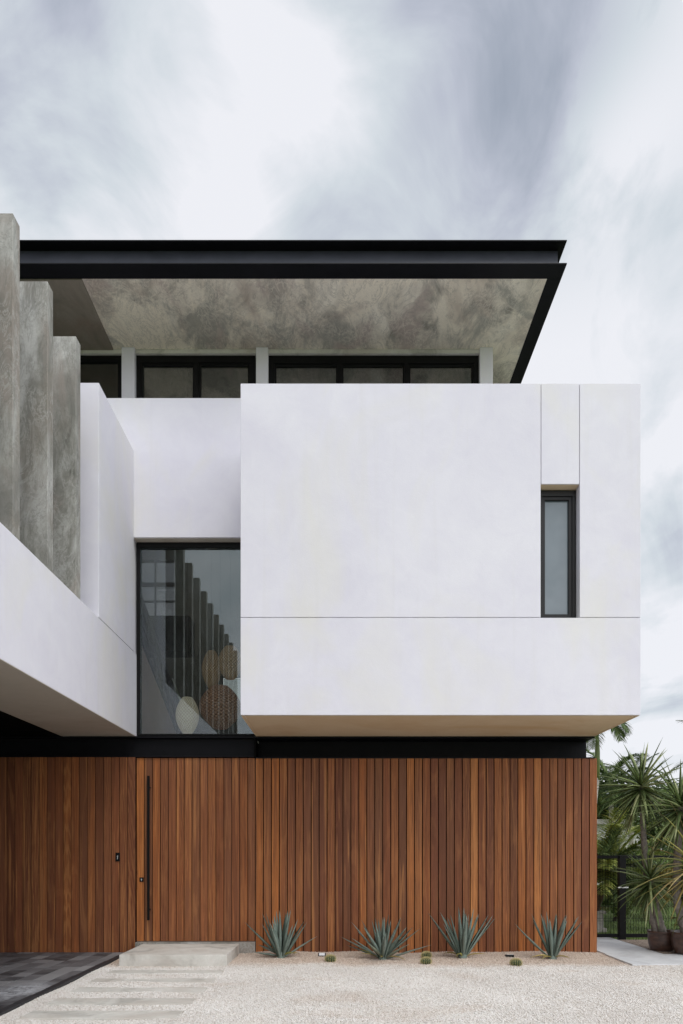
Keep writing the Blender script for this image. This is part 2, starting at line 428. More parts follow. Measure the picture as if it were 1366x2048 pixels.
# ------------------------------------------------------------------ key dimensions of the house
YW = 11.0                 # face of the timber wall
XB0, XB1 = -1.365, 4.10   # cantilevered white volume
YB = 9.325
ZS, ZJ, ZT = 3.485, 4.817, 8.013
XP = -3.30                # face of the side wall / canopy beam / fins
ZL = 6.64                 # window heads

house = thing('house', (0, YW, 0), 'modern white house with concrete fins, black roof edge and vertical timber boarding', 'house')
OFF = (0, -YW, 0)
def part(mb, name, mats, parent=None, **kw):
    if parent is None: return mb.build(name, mats, house, loc=OFF, **kw)
    return mb.build(name, mats, parent, **kw)

# --- cantilevered volume, front made of four panels with shadow joints
g_ = .0045
b = MB()
WX0, WX1 = 2.739, 3.265
b.box(XB0, XB1, YB, YB + .014, ZS, ZJ - g_, 0)
b.box(XB0, WX0 - g_, YB, YB + .014, ZJ + g_, ZT)
b.box(WX0 + g_, WX1 - g_, YB, YB + .014, ZL, ZT)
b.box(WX1 + g_, XB1, YB, YB + .014, ZJ + g_, ZT)
y0, y1 = YB + .0155, YB + .30
b.box(XB0 + .002, WX0 - .002, y0, y1, ZS + .002, ZT - .002)
b.box(WX1 + .002, XB1 - .002, y0, y1, ZS + .002, ZT - .002)
b.box(WX0 - .001, WX1 + .001, y0, y1, ZS + .003, ZJ + .001)
b.box(WX0 - .001, WX1 + .001, y0, y1, ZL + .001, ZT - .003)
b.box(XB0 + .002, XB0 + .25, y1 + .001, 16, ZS + .26, ZT - .002)
b.box(XB1 - .25, XB1 - .002, y1 + .001, 16, ZS + .002, ZT - .002)
b.box(XB0 + .252, XB1 - .252, 15.75, 16, ZS + .26, ZT - .002)
b.box(XB0 + .251, XB1 - .251, y1 + .002, 15.749, 6.95, 7.15)
ob = part(b, 'upper_volume', 'white_stucco', bevel=.004)
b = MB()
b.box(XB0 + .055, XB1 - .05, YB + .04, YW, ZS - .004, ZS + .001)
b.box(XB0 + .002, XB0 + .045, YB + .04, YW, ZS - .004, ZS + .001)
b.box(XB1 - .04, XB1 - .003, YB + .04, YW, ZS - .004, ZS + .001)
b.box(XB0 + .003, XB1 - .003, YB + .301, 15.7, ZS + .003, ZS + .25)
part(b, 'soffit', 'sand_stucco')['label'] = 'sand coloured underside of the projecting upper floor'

# --- slit window in the volume
def window(name, x0, x1, z0, z1, y, fw, depth, splits, frame_mat, pane_mat, fwt=None, fwb=None, sash=.0, lab=None, swap=False):
    fwt = fwt or fw; fwb = fwb or fw
    b = MB()
    b.box(x0, x1, y, y + depth, z1 - fwt, z1); b.box(x0, x1, y, y + depth, z0, z0 + fwb)
    b.box(x0, x0 + fw, y, y + depth, z0 + fwb, z1 - fwt); b.box(x1 - fw, x1, y, y + depth, z0 + fwb, z1 - fwt)
    cells = []; xs = [x0 + fw] + [q for q in splits] + [x1 - fw]
    hw = .035
    for q in splits: b.box(q - hw, q + hw, y + .004, y + depth - .004, z0 + fwb, z1 - fwt)
    for i in range(len(xs) - 1):
        a = xs[i] + (hw if i else 0); c = xs[i + 1] - (hw if i < len(xs) - 2 else 0)
        cells.append((a, c))
        if sash:
            s_ = sash; ys = y + .02
            b.box(a, c, ys, ys + .05, z1 - fwt - s_, z1 - fwt); b.box(a, c, ys, ys + .05, z0 + fwb, z0 + fwb + s_)
            b.box(a, a + s_, ys, ys + .05, z0 + fwb + s_, z1 - fwt - s_); b.box(c - s_, c, ys, ys + .05, z0 + fwb + s_, z1 - fwt - s_)
    f = part(b, name, frame_mat, bevel=.002)
    if lab: f['label'] = lab
    for a, c in cells:
        p = MB(); p.box(a + .001, c - .001, y + .055, y + .063, z0 + fwb + .001, z1 - fwt - .001)
        p.build('pane', pane_mat, f)
    return f
wf = window('window', WX0 + .004, WX1 - .003, ZJ + .002, ZL - .02, YB + .13, .05, .10, [], 'frame_dark_grey', 'frosted_glass', fwt=.075, sash=.045, lab='tall narrow window with frosted glass')
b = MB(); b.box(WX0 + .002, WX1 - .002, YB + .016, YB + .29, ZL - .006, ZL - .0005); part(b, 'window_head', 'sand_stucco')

# --- recessed wall above stair window, running on behind the fins
ZR = 8.865
b = MB()
b.box(-9, XB0 - .001, 10.9, 11.25, ZL, ZR)
b.box(-4.49, XP - .02, 10.9, 11.25, 3.49, ZL - .002); b.box(-9, -4.491, 10.9, 11.25, 3.81, ZL - .002)
b.box(XB0, 2.6, 11.0, 11.25, 7.16, ZR - .3)
part(b, 'recessed_wall', ['white_stucco'], bevel=.004)
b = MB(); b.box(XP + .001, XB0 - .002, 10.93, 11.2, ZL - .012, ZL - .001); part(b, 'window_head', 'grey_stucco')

# --- pier beside it and the long canopy beam
b = MB(); b.box(-4.45, XP, YB, 10.899, ZJ + .006, ZT + .01); part(b, 'side_wall', 'white_stucco', bevel=.004)
b = MB()
b.box(-4.45, XP - .012, YB + .01, 10.899, ZJ - .006, ZJ + .006)
b.box(-4.49, XP, -3.5, 11.06, ZS + .001, ZJ - .006)
part(b, 'canopy_beam', 'white_stucco', bevel=.004)
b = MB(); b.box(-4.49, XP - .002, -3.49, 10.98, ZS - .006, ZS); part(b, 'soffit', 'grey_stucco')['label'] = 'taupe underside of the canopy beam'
# --- concrete fins, standing on the beam
for k in range(11):
    yy = 8.52 - .82 * k
    b = MB(); b.box(-4.43, XP - .001 - .003 * (k % 2), yy, yy + .15, ZJ - .005, 8.05)
    part(b, 'concrete_fin', 'fin_concrete', bevel=.006)
# --- carport behind: black ceiling, and an unseen end wall added black to keep side light out
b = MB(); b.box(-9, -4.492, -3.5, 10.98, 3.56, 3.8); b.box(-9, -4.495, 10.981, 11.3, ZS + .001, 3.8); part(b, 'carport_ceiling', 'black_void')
b = MB(); b.box(-9.2, -9.001, -3.5, 11.2, -.1, 4.0); part(b, 'carport_shade_wall', 'black_void')
b = MB(); b.box(-4.75, -4.50, -3.5, 10.89, 3.81, 7.9); part(b, 'gallery_wall', 'white_stucco')

# --- stair window
SX0, SX1, SZ0, SZ1 = XP + .002, XB0 + .02, 3.50, ZL - .013
b = MB()
fy = 11.045
b.box(SX0, SX0 + .055, fy, fy + .1, SZ0, SZ1); b.box(SX0 + .055, SX1, fy, fy + .1, SZ1 - .08, SZ1); b.box(SX0 + .055, SX1, fy, fy + .1, SZ0, SZ0 + .03)
b.box(SX1 - .02, SX1, fy + .001, fy + .099, SZ0 + .03, SZ1 - .08)
sf = part(b, 'stair_window', 'black_frame', bevel=.002)
p = MB(); p.box(SX0 + .056, SX1 - .021, fy + .05, fy + .058, SZ0 + .031, SZ1 - .081); p.build('pane', 'clear_glass', sf)

# --- black steel beam over the timber
b = MB()
b.box(-9, XB0 - .031, 11.0, 11.3, ZS - .03, ZS - .0045); b.box(-9, XB0 - .031, 11.09, 11.12, 3.17, ZS - .03); b.box(-9, XB0 - .031, 11.0, 11.3, 3.145, 3.17)
b.box(XB0 - .030, XB1 - .002, 11.002, 11.40, ZS - .03, ZS - .0045); b.box(XB0 - .030, XB1 - .002, 11.38, 11.40, 3.0, ZS - .03)
b.box(XB1 - .022, XB1 - .002, 11.401, 16, 3.0, ZS - .0045)
part(b, 'steel_beam', 'black_steel', bevel=.002)
b = MB(); b.box(XB0 - .0305, XB0 - .0015, 11.004, 11.379, 3.143, ZS - .031); part(b, 'beam_end_plate', 'black_void')

# --- timber boarding
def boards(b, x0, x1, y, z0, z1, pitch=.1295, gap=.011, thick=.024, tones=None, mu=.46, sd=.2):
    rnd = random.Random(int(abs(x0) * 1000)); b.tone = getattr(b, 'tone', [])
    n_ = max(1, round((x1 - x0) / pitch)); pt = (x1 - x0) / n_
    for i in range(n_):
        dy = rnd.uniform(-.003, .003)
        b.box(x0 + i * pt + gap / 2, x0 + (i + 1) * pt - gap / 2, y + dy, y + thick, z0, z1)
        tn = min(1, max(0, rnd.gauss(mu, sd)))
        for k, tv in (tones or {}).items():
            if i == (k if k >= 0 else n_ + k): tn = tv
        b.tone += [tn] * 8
b = MB(); boards(b, XB0 - .005, 4.141, YW, -.06, 3.125, gap=.014, mu=.42, sd=.21, tones={27: .98, 0: .72, 35: .92, 26: .2, 11: .12, 19: .85})
for i in range(38):
    ya = YW + .035 + i * .1295
    b.box(4.117, 4.141, ya, ya + .118, -.06, 3.125)
part(b, 'timber_wall', 'timber', bevel=.0025)
b = MB(); b.box(XB0, 4.115, YW + .026, YW + .09, -.06, 3.12); b.box(4.06, 4.115, YW + .091, 16, -.06, 3.12)
part(b, 'wall_backing', 'backing')
b = MB(); b.box(XB0 - .005, 4.10, YW - .012, YW + .1, 3.126, 3.142); part(b, 'wall_capping', 'black_steel')
b = MB(); boards(b, -9, -3.305, YW, -.06, 3.144, gap=.010, mu=.24, sd=.17, tones={-1: .14, -2: .2, -3: .4, -4: .35}); tl = part(b, 'timber_wall', 'timber', bevel=.002)  # low mean tone puts the canopy's shade into the board colour
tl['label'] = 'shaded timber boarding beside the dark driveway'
b = MB(); b.box(-9, -3.30, YW + .026, YW + .09, -.06, 3.144); part(b, 'wall_backing', 'backing')
# --- pivot door with full height bar handle
b = MB(); boards(b, -3.298, XB0 - .006, YW + .03, .175, 3.135, gap=.011, mu=.44, sd=.14, tones={0: .82, 1: .06})
door = part(b, 'door', 'timber', bevel=.002); door['label'] = 'wide timber front door made of vertical boards'
b = MB(); b.box(-3.295, XB0 - .015, YW + .056, YW + .1, .175, 3.135); b.build('door_core', 'backing', door)
b = MB(); hx = -3.085
b.box(hx - .018, hx + .018, 10.945, 10.975, .52, 2.84)
for z in (.69, 2.655): b.tube([(hx + .004, 10.975, z), (hx + .004, 11.03, z)], .017, 12)
b.build('handle', 'black_frame', door, bevel=.003)
b = MB(); b.box(-3.245, -3.178, 11.016, 11.03, 1.135, 1.205)
lk = b.build('lock', 'black_frame', door, bevel=.003)
b = MB(); b.tube([(-3.211, 11.017, 1.175), (-3.211, 11.012, 1.175)], .010, 14); b.box(-3.215, -3.207, 11.012, 11.016, 1.150, 1.168)
b.build('keyhole', 'metal_pale', lk)
b = MB(); b.box(-3.622, -3.552, 10.982, 11.0, 1.465, 1.605)
ic = part(b, 'intercom', 'black_frame', bevel=.003)
b = MB()
b.tube([(-3.587, 10.981, 1.56), (-3.580, 10.979, 1.55), (-3.586, 10.979, 1.535), (-3.586, 10.979, 1.51), (-3.592, 10.981, 1.50)], .0045, 6)
b.box(-3.598, -3.578, 10.979, 10.982, 1.545, 1.551)
b.build('touch_symbol', 'metal_pale', ic)
# --- concrete threshold
b = MB(); b.box(-3.29, -1.372, 10.93, 11.1, -.05, .168); part(b, 'threshold', 'fin_concrete', bevel=.005)
# --- ground floor rooms behind
b = MB(); b.box(-8.9, 4.05, 11.45, 11.5, 0, ZS - .04); b.box(-8.9, 4.04, 15.7, 16, 0, 3.4); part(b, 'ground_floor_wall', 'white_stucco')

# --- roof
ZF = 10.228; XR = 3.318; YR = 10.0
b = MB()
ft = .018; zt = 10.565
def ibeam_front(b):
    b.box(-9, XR, YR, YR + .26, ZF, ZF + ft)
    b.box(-9, XR, YR, YR + .26, zt, zt + ft)
    b.box(XR - .21, XR, YR + .261, 18, ZF, ZF + ft)
    b.box(XR - .21, XR, YR + .261, 18, zt, zt + ft)
ibeam_front(b)
part(b, 'roof_flange', 'black_steel', bevel=.002)
b = MB()
b.box(-9, XR - .083, YR + .165, YR + .18, ZF + ft, zt); b.box(XR - .098, XR - .083, YR + .181, 18, ZF + ft, zt)
part(b, 'roof_web', 'fascia_steel')
XJ = -3.89
b = MB(); HX0, HX1, HY0, HY1 = -3.6, -1.4, 13.3, 16.7  # unseen roof opening, added to let daylight onto the hall lamps
def holed(b, x0, x1, y0, y1, z0, z1):
    b.box(x0, x1, y0, HY0, z0, z1); b.box(x0, x1, HY1, y1, z0, z1); b.box(x0, HX0, HY0, HY1, z0, z1); b.box(HX1, x1, HY0, HY1, z0, z1)
holed(b, XJ, XR - .212, YR + .262, 18, ZF + .008, 10.5); part(b, 'roof_soffit', 'soffit_concrete')['label'] = 'scratched pale concrete soffit'
b = MB(); b.box(-9, XJ - .002, YR + .262, 18, ZF - .012, 10.5); part(b, 'roof_soffit', 'soffit_brown')['label'] = 'smooth brown concrete soffit'
b = MB(); holed(b, -8.99, XR - .1, YR + .19, 18, 10.501, 10.56); part(b, 'roof_slab', 'fin_concrete')
# raised shutter joints in the concrete
for xj, wj in ((-1.06, .05), (1.95, .07), (-2.45, .02)):
    b = MB(); b.box(xj, xj + wj, YR + .28, 11.6, ZF + .004, ZF + .0075); part(b, 'soffit_joint', 'soffit_concrete')
# --- clerestory windows and white posts
YC = 11.75
def PX(px, y=YC): return (px - 681) * y / 1365.3
cols = ((243, 269), (512, 536), (960, 986))
for a, c in cols:
    b = MB(); b.box(PX(a, 11.65), PX(c, 11.65), 11.65, 11.95, 7.16, ZF + .006); part(b, 'post', 'white_stucco', bevel=.004)
b = MB(); b.box(-9, PX(986, 11.7) - .01, 11.70, 11.9, ZF - .065, ZF + .005); part(b, 'lintel', 'slab_concrete')
zc1 = ZF - .066
window('window', -9, PX(242.5), 7.3, zc1 + .002, YC, .06, .12, [-7.2, -5.5], 'black_frame', 'upper_glass', fwt=.075, lab='clerestory window half hidden by the concrete fins')
window('window', PX(270), PX(511), 7.3, zc1 + .002, YC, .10, .12, [PX(393)], 'black_frame', 'upper_glass', fwt=.12, sash=.035, lab='two pane clerestory window')
window('window', PX(537), PX(959), 7.3, zc1 + .002, YC, .10, .12, [PX(679.5), PX(813.5)], 'black_frame', 'upper_glass', fwt=.13, sash=.03, lab='three pane clerestory window')
# --- hall behind the glass
b = MB()
b.box(-6.2, -6.0, 11.26, 17.2, 3.4, ZF - .02)
YK = 17.0
b.box(-6, XB0, YK, YK + .2, 3.4, 5.25); b.box(-6, -2.96, YK, YK + .2, 5.25, 7.15); b.box(-1.5, XB0, YK, YK + .2, 5.25, 7.15)
b.box(-2.96, -1.5, YK, YK + .2, 6.0, 7.15)
b.box(-4.12, XB0, YK, YK + .2, 7.15, 8.9); b.box(-6, XB0, YK, YK + .2, 8.9, ZF - .02)
b.box(XB0, 2.6, YK, YK + .2, 8.015, ZF - .02)
b.box(2.40, 2.59, 11.96, 17.0, 7.16, ZF + .005)
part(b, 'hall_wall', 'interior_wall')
b = MB(); b.box(-6, XB0, 11.26, 17, 3.42, 3.50); part(b, 'hall_floor', 'interior_white')
b = MB(); b.box(-6, -3.4, 15.4, 15.9, 6.15, 6.95); part(b, 'gallery_edge', 'black_void')
b = MB()
for x in (-5.4, -4.62): b.box(x - .02, x + .02, YK + .02, YK + .08, 7.15, 8.9)
for z, h in ((8.3, .05), (7.88, .02), (7.5, .02)): b.box(-6, -4.12, YK + .025, YK + .085, z - h, z + h)
gw = part(b, 'grid_window', 'black_frame')
p = MB(); p.box(-6, -4.12, YK + .1, YK + .108, 7.15, 8.9); p.build('pane', 'grid_glass', gw)
b = MB(); b.box(-2.96, -2.93, YK + .02, YK + .08, 5.25, 6.0); b.box(-2.93, -1.5, YK + .02, YK + .08, 5.97, 6.0)
gw = part(b, 'garden_window', 'black_frame')
p = MB(); p.box(-2.929, -1.5, YK + .1, YK + .108, 5.25, 5.969); p.build('pane', 'upper_glass', gw)
# stair going down away from the glass
st = MB(); rise, run = .175, .40
nst = 9
for i in range(nst):
    ya = 11.55 + i * run; zz = 5.10 - i * rise
    st.box(-4.4, -3.42, ya, ya + run, zz - .06, zz)
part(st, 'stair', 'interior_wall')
b = MB()
b.add([(-3.42, 11.4, 3.5), (-3.42, 15.2, 3.5), (-3.42, 15.2, 3.52), (-3.42, 11.4, 5.17),
       (-3.36, 11.4, 3.5), (-3.36, 15.2, 3.5), (-3.36, 15.2, 3.52), (-3.36, 11.4, 5.17)],
      [(3, 2, 1, 0), (4, 5, 6, 7), (0, 1, 5, 4), (1, 2, 6, 5), (2, 3, 7, 6), (3, 0, 4, 7)])
part(b, 'stair_wall', 'stair_side')
b = MB()
A = Vector((-3.39, 11.4, 5.95)); B_ = Vector((-3.39, 15.2, 4.28))
b.tube([A, B_], .06, 8)
for q in (.33, .62): b.tube([A - Vector((0, 0, q)), B_ - Vector((0, 0, q))], .028, 6)
for i in range(8):
    p = A.lerp(B_, (i + .3) / 8); b.tube([p, p - Vector((0, 0, .82))], .022, 6)
part(b, 'stair_railing', 'black_frame')
b = MB(); b.tube([A.lerp(B_, .55) + Vector((.07, 0, .01)), A.lerp(B_, .8) + Vector((.07, 0, .01))], .016, 6); part(b, 'handrail', 'metal_pale')

# ------------------------------------------------------------------ woven pendant lamps in the hall
def lamp(loc, wdt, hgt, mt, label, shape, top):
    r_ = thing('pendant_lamp', loc, label, 'lamp', 'woven pendant lamps in the hall')
    b = MB(); prof = []
    nr = int(hgt / .012)
    for i in range(nr + 1):
        t_ = i / nr; an = math.pi * (.10 + .82 * t_)
        rr_ = math.sin(an) ** shape
        rr_ *= wdt / 2 * (1 + .018 * (i % 2))
        prof.append((rr_, hgt / 2 - hgt * t_))
    b.lathe(prof, 40)
    b.build('lamp_shade', mt, r_, smooth=True)
    b = MB(); b.tube([(0, 0, hgt / 2 - .02), (0, 0, top - loc[2])], .006, 6); b.build('cord', 'cord_black', r_)
lamp((-2.68, 11.95, 4.00), .40, .64, 'wicker_pale', 'pale straw lamp hanging lowest beside the stair', .75, ZF - .05)
lamp((-2.29, 13.0, 4.37), .78, .80, 'wicker_brown', 'large round dark brown woven lamp, the widest one', .8, ZF - .05)
lamp((-2.53, 13.4, 5.20), .38, .72, 'wicker_tan', 'slender tan woven lamp above the large brown one', .8, ZF - .05)
lamp((-2.06, 12.75, 5.15), .44, .60, 'wicker_tan', 'rounded tan woven lamp at the window edge', .7, ZF - .05)
cb = thing('cabinet', (-1.95, 14.6, 3.5), 'low dark cabinet on the hall floor under the lamps', 'cabinet')
b = MB(); b.box(-.6, .6, -.25, .25, .06, .75); b.build('carcass', 'dark_cabinet', cb, bevel=.005)
b = MB(); b.box(-.3, .05, -.275, -.255, .55, .57); b.build('handle', 'metal_pale', cb)
for x in (-.55, .5):
    b = MB(); b.box(x, x + .04, -.2, -.16, 0, .06); b.build('leg', 'dark_cabinet', cb)

# ------------------------------------------------------------------ ground
b = MB(); b.add([(-600, -600, -.12), (600, -600, -.12), (600, 900, -.12), (-600, 900, -.12)], [(0, 1, 2, 3)])
struct(b.build('ground', 'lawn_ground'))
def gz(x, y):
    """height of the gravel surface"""
    z = .012 * np.sin(x * 2.1 + .5) * np.sin(y * 1.7) + .006 * np.sin(x * 5.3) * np.cos(y * 4.1) - .006
    bank = np.clip((y - 9.9) / 1.0, 0, 1)
    z = z + bank * (.012 + .016 * np.sin(x * 3.1 + 1) * np.sin(x * 1.3 + .4))
    return z
xs = np.linspace(-3.36, 9.0, 130); ys = np.linspace(-4, 12.5, 150)
gx, gy = np.meshgrid(xs, ys)
V = np.stack([gx, gy, gz(gx, gy) - .004], -1).reshape(-1, 3)
ii = np.arange(149)[:, None] * 130 + np.arange(129)[None, :]
F = np.stack([ii, ii + 1, ii + 131, ii + 130], -1).reshape(-1, 4)
struct(np_mesh('gravel_yard', V, F, 'gravel_ground', True))

pads = [(9.04, 9.26), (8.41, 8.67), (7.81, 8.09), (7.195, 7.48), (6.58, 6.89)]
slabs = [(4.17, 5.06, 12.21, 13.2), (4.17, 5.06, 10.71, 12.2), (4.15, 5.9, 9.71, 10.70)]
rng = np.random.default_rng(5)
NP = 230000
px = rng.uniform(-3.34, 5.7, NP); py = 6.15 + (11.0 - 6.15) * rng.uniform(0, 1, NP) ** 1.15
keep = np.ones(NP, bool)
keep &= ~((px > -3.14) & (px < -1.61) & (py > 9.68))
wob = .012 + .022 * np.sin(px * 7 + py * 3) * np.sin(px * 3.1 + 1 + py) + rng.uniform(-.02, .03, NP)
stray = rng.uniform(0, 1, NP) < .018
for a, c in pads: keep &= ~((px > -3.10 + wob) & (px < -1.58 - wob) & (py > a + wob) & (py < c - wob) & ~stray)
for x0, x1, y0, y1 in slabs: keep &= ~((px > x0 - .004) & (px < x1 + .004) & (py > y0 - .004) & (py < y1 + .004))
keep &= ~((px > 5.06) & (py > 10.7))
px, py = px[keep], py[keep]; n_ = len(px)
OCT = np.array([(1, 0, 0), (-1, 0, 0), (0, 1, 0), (0, -1, 0), (0, 0, 1), (0, 0, -1)], float)
OF = np.array([(0, 2, 4), (2, 1, 4), (1, 3, 4), (3, 0, 4), (2, 0, 5), (1, 2, 5), (3, 1, 5), (0, 3, 5)])
rad = rng.uniform(.0055, .0105, n_) * np.where(py > 9.9, .75, 1.0)
V = OCT[None] * rng.uniform(.65, 1.25, (n_, 6, 1)) * rad[:, None, None]
V[:, :, 2] *= .75
an = rng.uniform(0, 6.283, n_); ca, sa = np.cos(an)[:, None], np.sin(an)[:, None]
tl_ = rng.uniform(-.7, .7, n_); ct, stt = np.cos(tl_)[:, None], np.sin(tl_)[:, None]
y2 = V[:, :, 1] * ct - V[:, :, 2] * stt; z2 = V[:, :, 1] * stt + V[:, :, 2] * ct
x3 = V[:, :, 0] * ca - y2 * sa; y3 = V[:, :, 0] * sa + y2 * ca
V = np.stack([x3 + px[:, None], y3 + py[:, None], z2 + (gz(px, py) + rad * rng.uniform(.1, .6, n_))[:, None]], -1).reshape(-1, 3)
F = (OF[None] + (np.arange(n_) * 6)[:, None, None]).reshape(-1, 3)
gv = np_mesh('gravel', V, F, 'pebble', True); gv['kind'] = 'stuff'

# --- dark paved driveway
b = MB(); b.box(-9, -3.46, -4, 11.0, -.1, -.014); struct(b.build('driveway_bed', 'paver_joint'))
b = MB(); rr_ = random.Random(3)
x = -9.0; col_i = 0
while x < -3.47:
    wd = .20 if col_i % 3 else .24
    x2 = min(x + wd, -3.46); y = 1.0 + rr_.uniform(0, .3)
    while y < 10.98:
        ln = rr_.choice((.30, .40, .40, .6)); y2_ = min(y + ln, 10.985)
        zz = rr_.uniform(-.002, .003)
        b.box(x + .003, x2 - .003, y + .003, y2_ - .003, -.03, zz); y = y2_
    x = x2; col_i += 1
struct(b.build('driveway', 'dark_paver', bevel=.002))
b = MB()
for i in range(26):
    ya = .4 + i * .4
    if ya + .4 < 10.95: b.box(-3.455 + .0005 * (i % 3), -3.365 + .002 * (i % 2), ya + .002, ya + .398, -.05, .012 + .003 * (i % 3))
tag(b.build('driveway_edging', 'edging', bevel=.004), 'thin black stone edging between dark driveway and white gravel', 'edging')

# --- step and stepping slabs
b = MB(); b.box(-3.14, -1.61, 9.68, 10.86, -.05, .157)
tag(b.build('entrance_step', 'slab_concrete', bevel=.006), 'raised concrete step in front of the timber door', 'step')
pl = ['stepping slab nearest the raised entrance step', 'second stepping slab out from the entrance step', 'middle stepping slab of the five in the gravel',
      'stepping slab just behind the frontmost one', 'frontmost stepping slab, at the bottom edge of the photo']
for (a, c), l in zip(pads, pl):
    b = MB(); b.box(-3.10, -1.58, a, c, -.05, .010)
    tag(b.build('stepping_slab', 'slab_concrete', bevel=.004), 'flat concrete ' + l, 'paving slab', 'concrete stepping slabs leading to the door')
sl_l = ['pale concrete path slab running under the fence gate', 'pale path slab in the middle, beside the timber corner', 'pale front path slab, widest, nearest the gravel yard']
for (x0, x1, y0, y1), l in zip(slabs, sl_l):
    b = MB(); b.box(x0, x1, y0, y1, -.05, .018)
    tag(b.build('path_slab', 'path_concrete', bevel=.004), l, 'paving slab', 'pale slabs of the side path')
# gravelly earth under the pots
b = MB()
b.add([(5.07, 10.72, .018), (9, 10.72, .026), (9, 12.46, .026), (5.07, 12.46, .018)], [(0, 1, 2, 3)])
struct(b.build('planting_bed', 'earth_gravel'))
b = MB(); b.add([(4.15, 12.5, -.035), (60, 12.5, -.035), (60, 60, -.035), (4.15, 60, -.035)], [(0, 1, 2, 3)])
struct(b.build('lawn', 'lawn_ground'))
NB = 14000
bx = rng.uniform(4.2, 12, NB); by = 12.55 + 9 * rng.uniform(0, 1, NB) ** 1.5
kk = ~((bx < 5.08) & (by < 13.22)); bx, by = bx[kk], by[kk]; NB = len(bx)
h = rng.uniform(.03, .09, NB); a_ = rng.uniform(0, 6.283, NB); wv = .006
V = np.stack([np.stack([bx - wv * np.cos(a_), by - wv * np.sin(a_), np.full(NB, -.036)], -1),
              np.stack([bx + wv * np.cos(a_), by + wv * np.sin(a_), np.full(NB, -.036)], -1),
              np.stack([bx + rng.normal(0, .025, NB), by + rng.normal(0, .025, NB), -.036 + h], -1)], 1).reshape(-1, 3)
g = np_mesh('grass', V, np.arange(NB * 3).reshape(-1, 3), 'grass_leaf'); g['kind'] = 'stuff'

# ------------------------------------------------------------------ agaves
agp = lambda t_: (.55 + 1.1 * t_) if t_ < .4 else (.99 * ((1 - t_) / .6) ** .8)
def agave(x, y, label, leaves, seed, w0=.075):
    r_ = random.Random(seed)
    root = thing('agave', (x, y, float(gz(np.float64(x), np.float64(y)))), label, 'agave', 'blue agaves along the timber wall')
    b = MB()
    for az, tilt, ln, dr in leaves:
        az = R(az); tl2 = R(tilt)
        d = Vector((math.sin(tl2) * math.cos(az), math.sin(tl2) * math.sin(az), math.cos(tl2)))
        base = Vector((math.cos(az), math.sin(az), 0)) * .045 + Vector((0, 0, r_.uniform(-.02, .05)))
        b.blade(base, d, ln, w0 * r_.uniform(.85, 1.15), dr, 8, .22, agp, 0, .28)
    b.build('leaves', 'agave_leaf', root, smooth=True)
    b = MB()
    for i in range(4):
        az = r_.uniform(0, 6.28); b.blade((.05 * math.cos(az), .05 * math.sin(az), .03), (math.cos(az), math.sin(az), r_.uniform(.15, .6)), r_.uniform(.2, .38), w0 * .6, r_.uniform(.3, 1.0), 7, .1, agp, r_.uniform(-.5, .5), .35)
    b.build('dry_leaves', 'dry_leaf', root, smooth=True)
    b = MB(); b.lathe([(.0, .10), (.05, .09), (.065, .03), (.06, -.05)], 14); b.build('stem', 'agave_leaf', root, smooth=True)
def rosette(seed, n_, tmin, tmax, l0, l1, dr=.1, extra=()):
    r_ = random.Random(seed); out = []
    for i in range(n_):
        az = i * 137.5 + r_.uniform(-14, 14); t_ = (i + .5) / n_
        out.append((az, tmin + (tmax - tmin) * t_ ** .9 + r_.uniform(-3, 3), l0 + (l1 - l0) * r_.random(), dr * r_.uniform(.0, 1)))
    return out + list(extra)
agave(-.90, 10.35, 'upright blue agave nearest the entrance step, one leaf low to the right', rosette(1, 17, 2, 36, .58, .74, .05, [(0, 56, .60, .06), (182, 47, .72, -.1), (190, 80, .40, .0), (165, 66, .36, .1)]), 1)
agave(.637, 10.35, 'wide sprawling blue agave with the most leaves', rosette(2, 30, 2, 62, .50, .72, .06, [(183, 62, .68, .0), (-8, 70, .74, .05), (178, 70, .55, .0), (5, 52, .68, 0)]), 2, .066)
agave(1.85, 10.33, 'tall fanned blue agave to the right of the two stacked barrel cacti', rosette(3, 16, 2, 30, .62, .76, .03, [(180, 36, .84, -.05), (0, 34, .76, -.08), (8, 40, .74, 0), (172, 25, .6, 0)]), 3, .08)
agave(3.21, 10.34, 'blue agave at the right end of the row, one leaf bent left', rosette(4, 14, 2, 30, .60, .72, .02, [(182, 50, .76, -.25), (2, 30, .72, -.1), (-5, 37, .66, 0)]), 4, .078)

# ------------------------------------------------------------------ barrel cacti
def cactus(x, y, r0, label):
    root = thing('barrel_cactus', (x, y, float(gz(np.float64(x), np.float64(y))) - .01), label, 'cactus', 'small barrel cacti in the gravel')
    rib = lambda a: 1 + .10 * math.cos(a * 16)
    prof = [(r0 * math.cos(q) ** .75, r0 * (.72 + .72 * math.sin(q))) for q in np.linspace(-1.45, 1.5, 14)]
    b = MB(); b.lathe(prof, 96, rmod=rib); b.build('body', 'cactus_skin', root, smooth=True)
    b = MB(); rr2 = random.Random(int(x * 100))
    for k in range(16):
        an = 2 * math.pi * k / 16
        for q in np.linspace(-.6, 1.4, 9):
            rad_ = r0 * 1.1 * math.cos(q) ** .75; z = r0 * (.72 + .72 * math.sin(q))
            p = Vector((rad_ * math.cos(an), rad_ * math.sin(an), z)); nrm = Vector((math.cos(q) * math.cos(an), math.cos(q) * math.sin(an), math.sin(q)))
            for _ in range(5):
                e = p + (nrm + Vector((rr2.uniform(-.8, .8), rr2.uniform(-.8, .8), rr2.uniform(-.6, .8)))).normalized() * .022
                b.tube([p, e], [.0016, .0004], 3, False)
    b.build('spines', 'cactus_spine', root)
def gp(pxx, pyy):
    y = 1.6 * 1365.3 / (pyy - 1706); return ((pxx - 681) * y / 1365.3, y)
cactus(*gp(661, 1923), .07, 'small round barrel cactus beside the left spotlight')
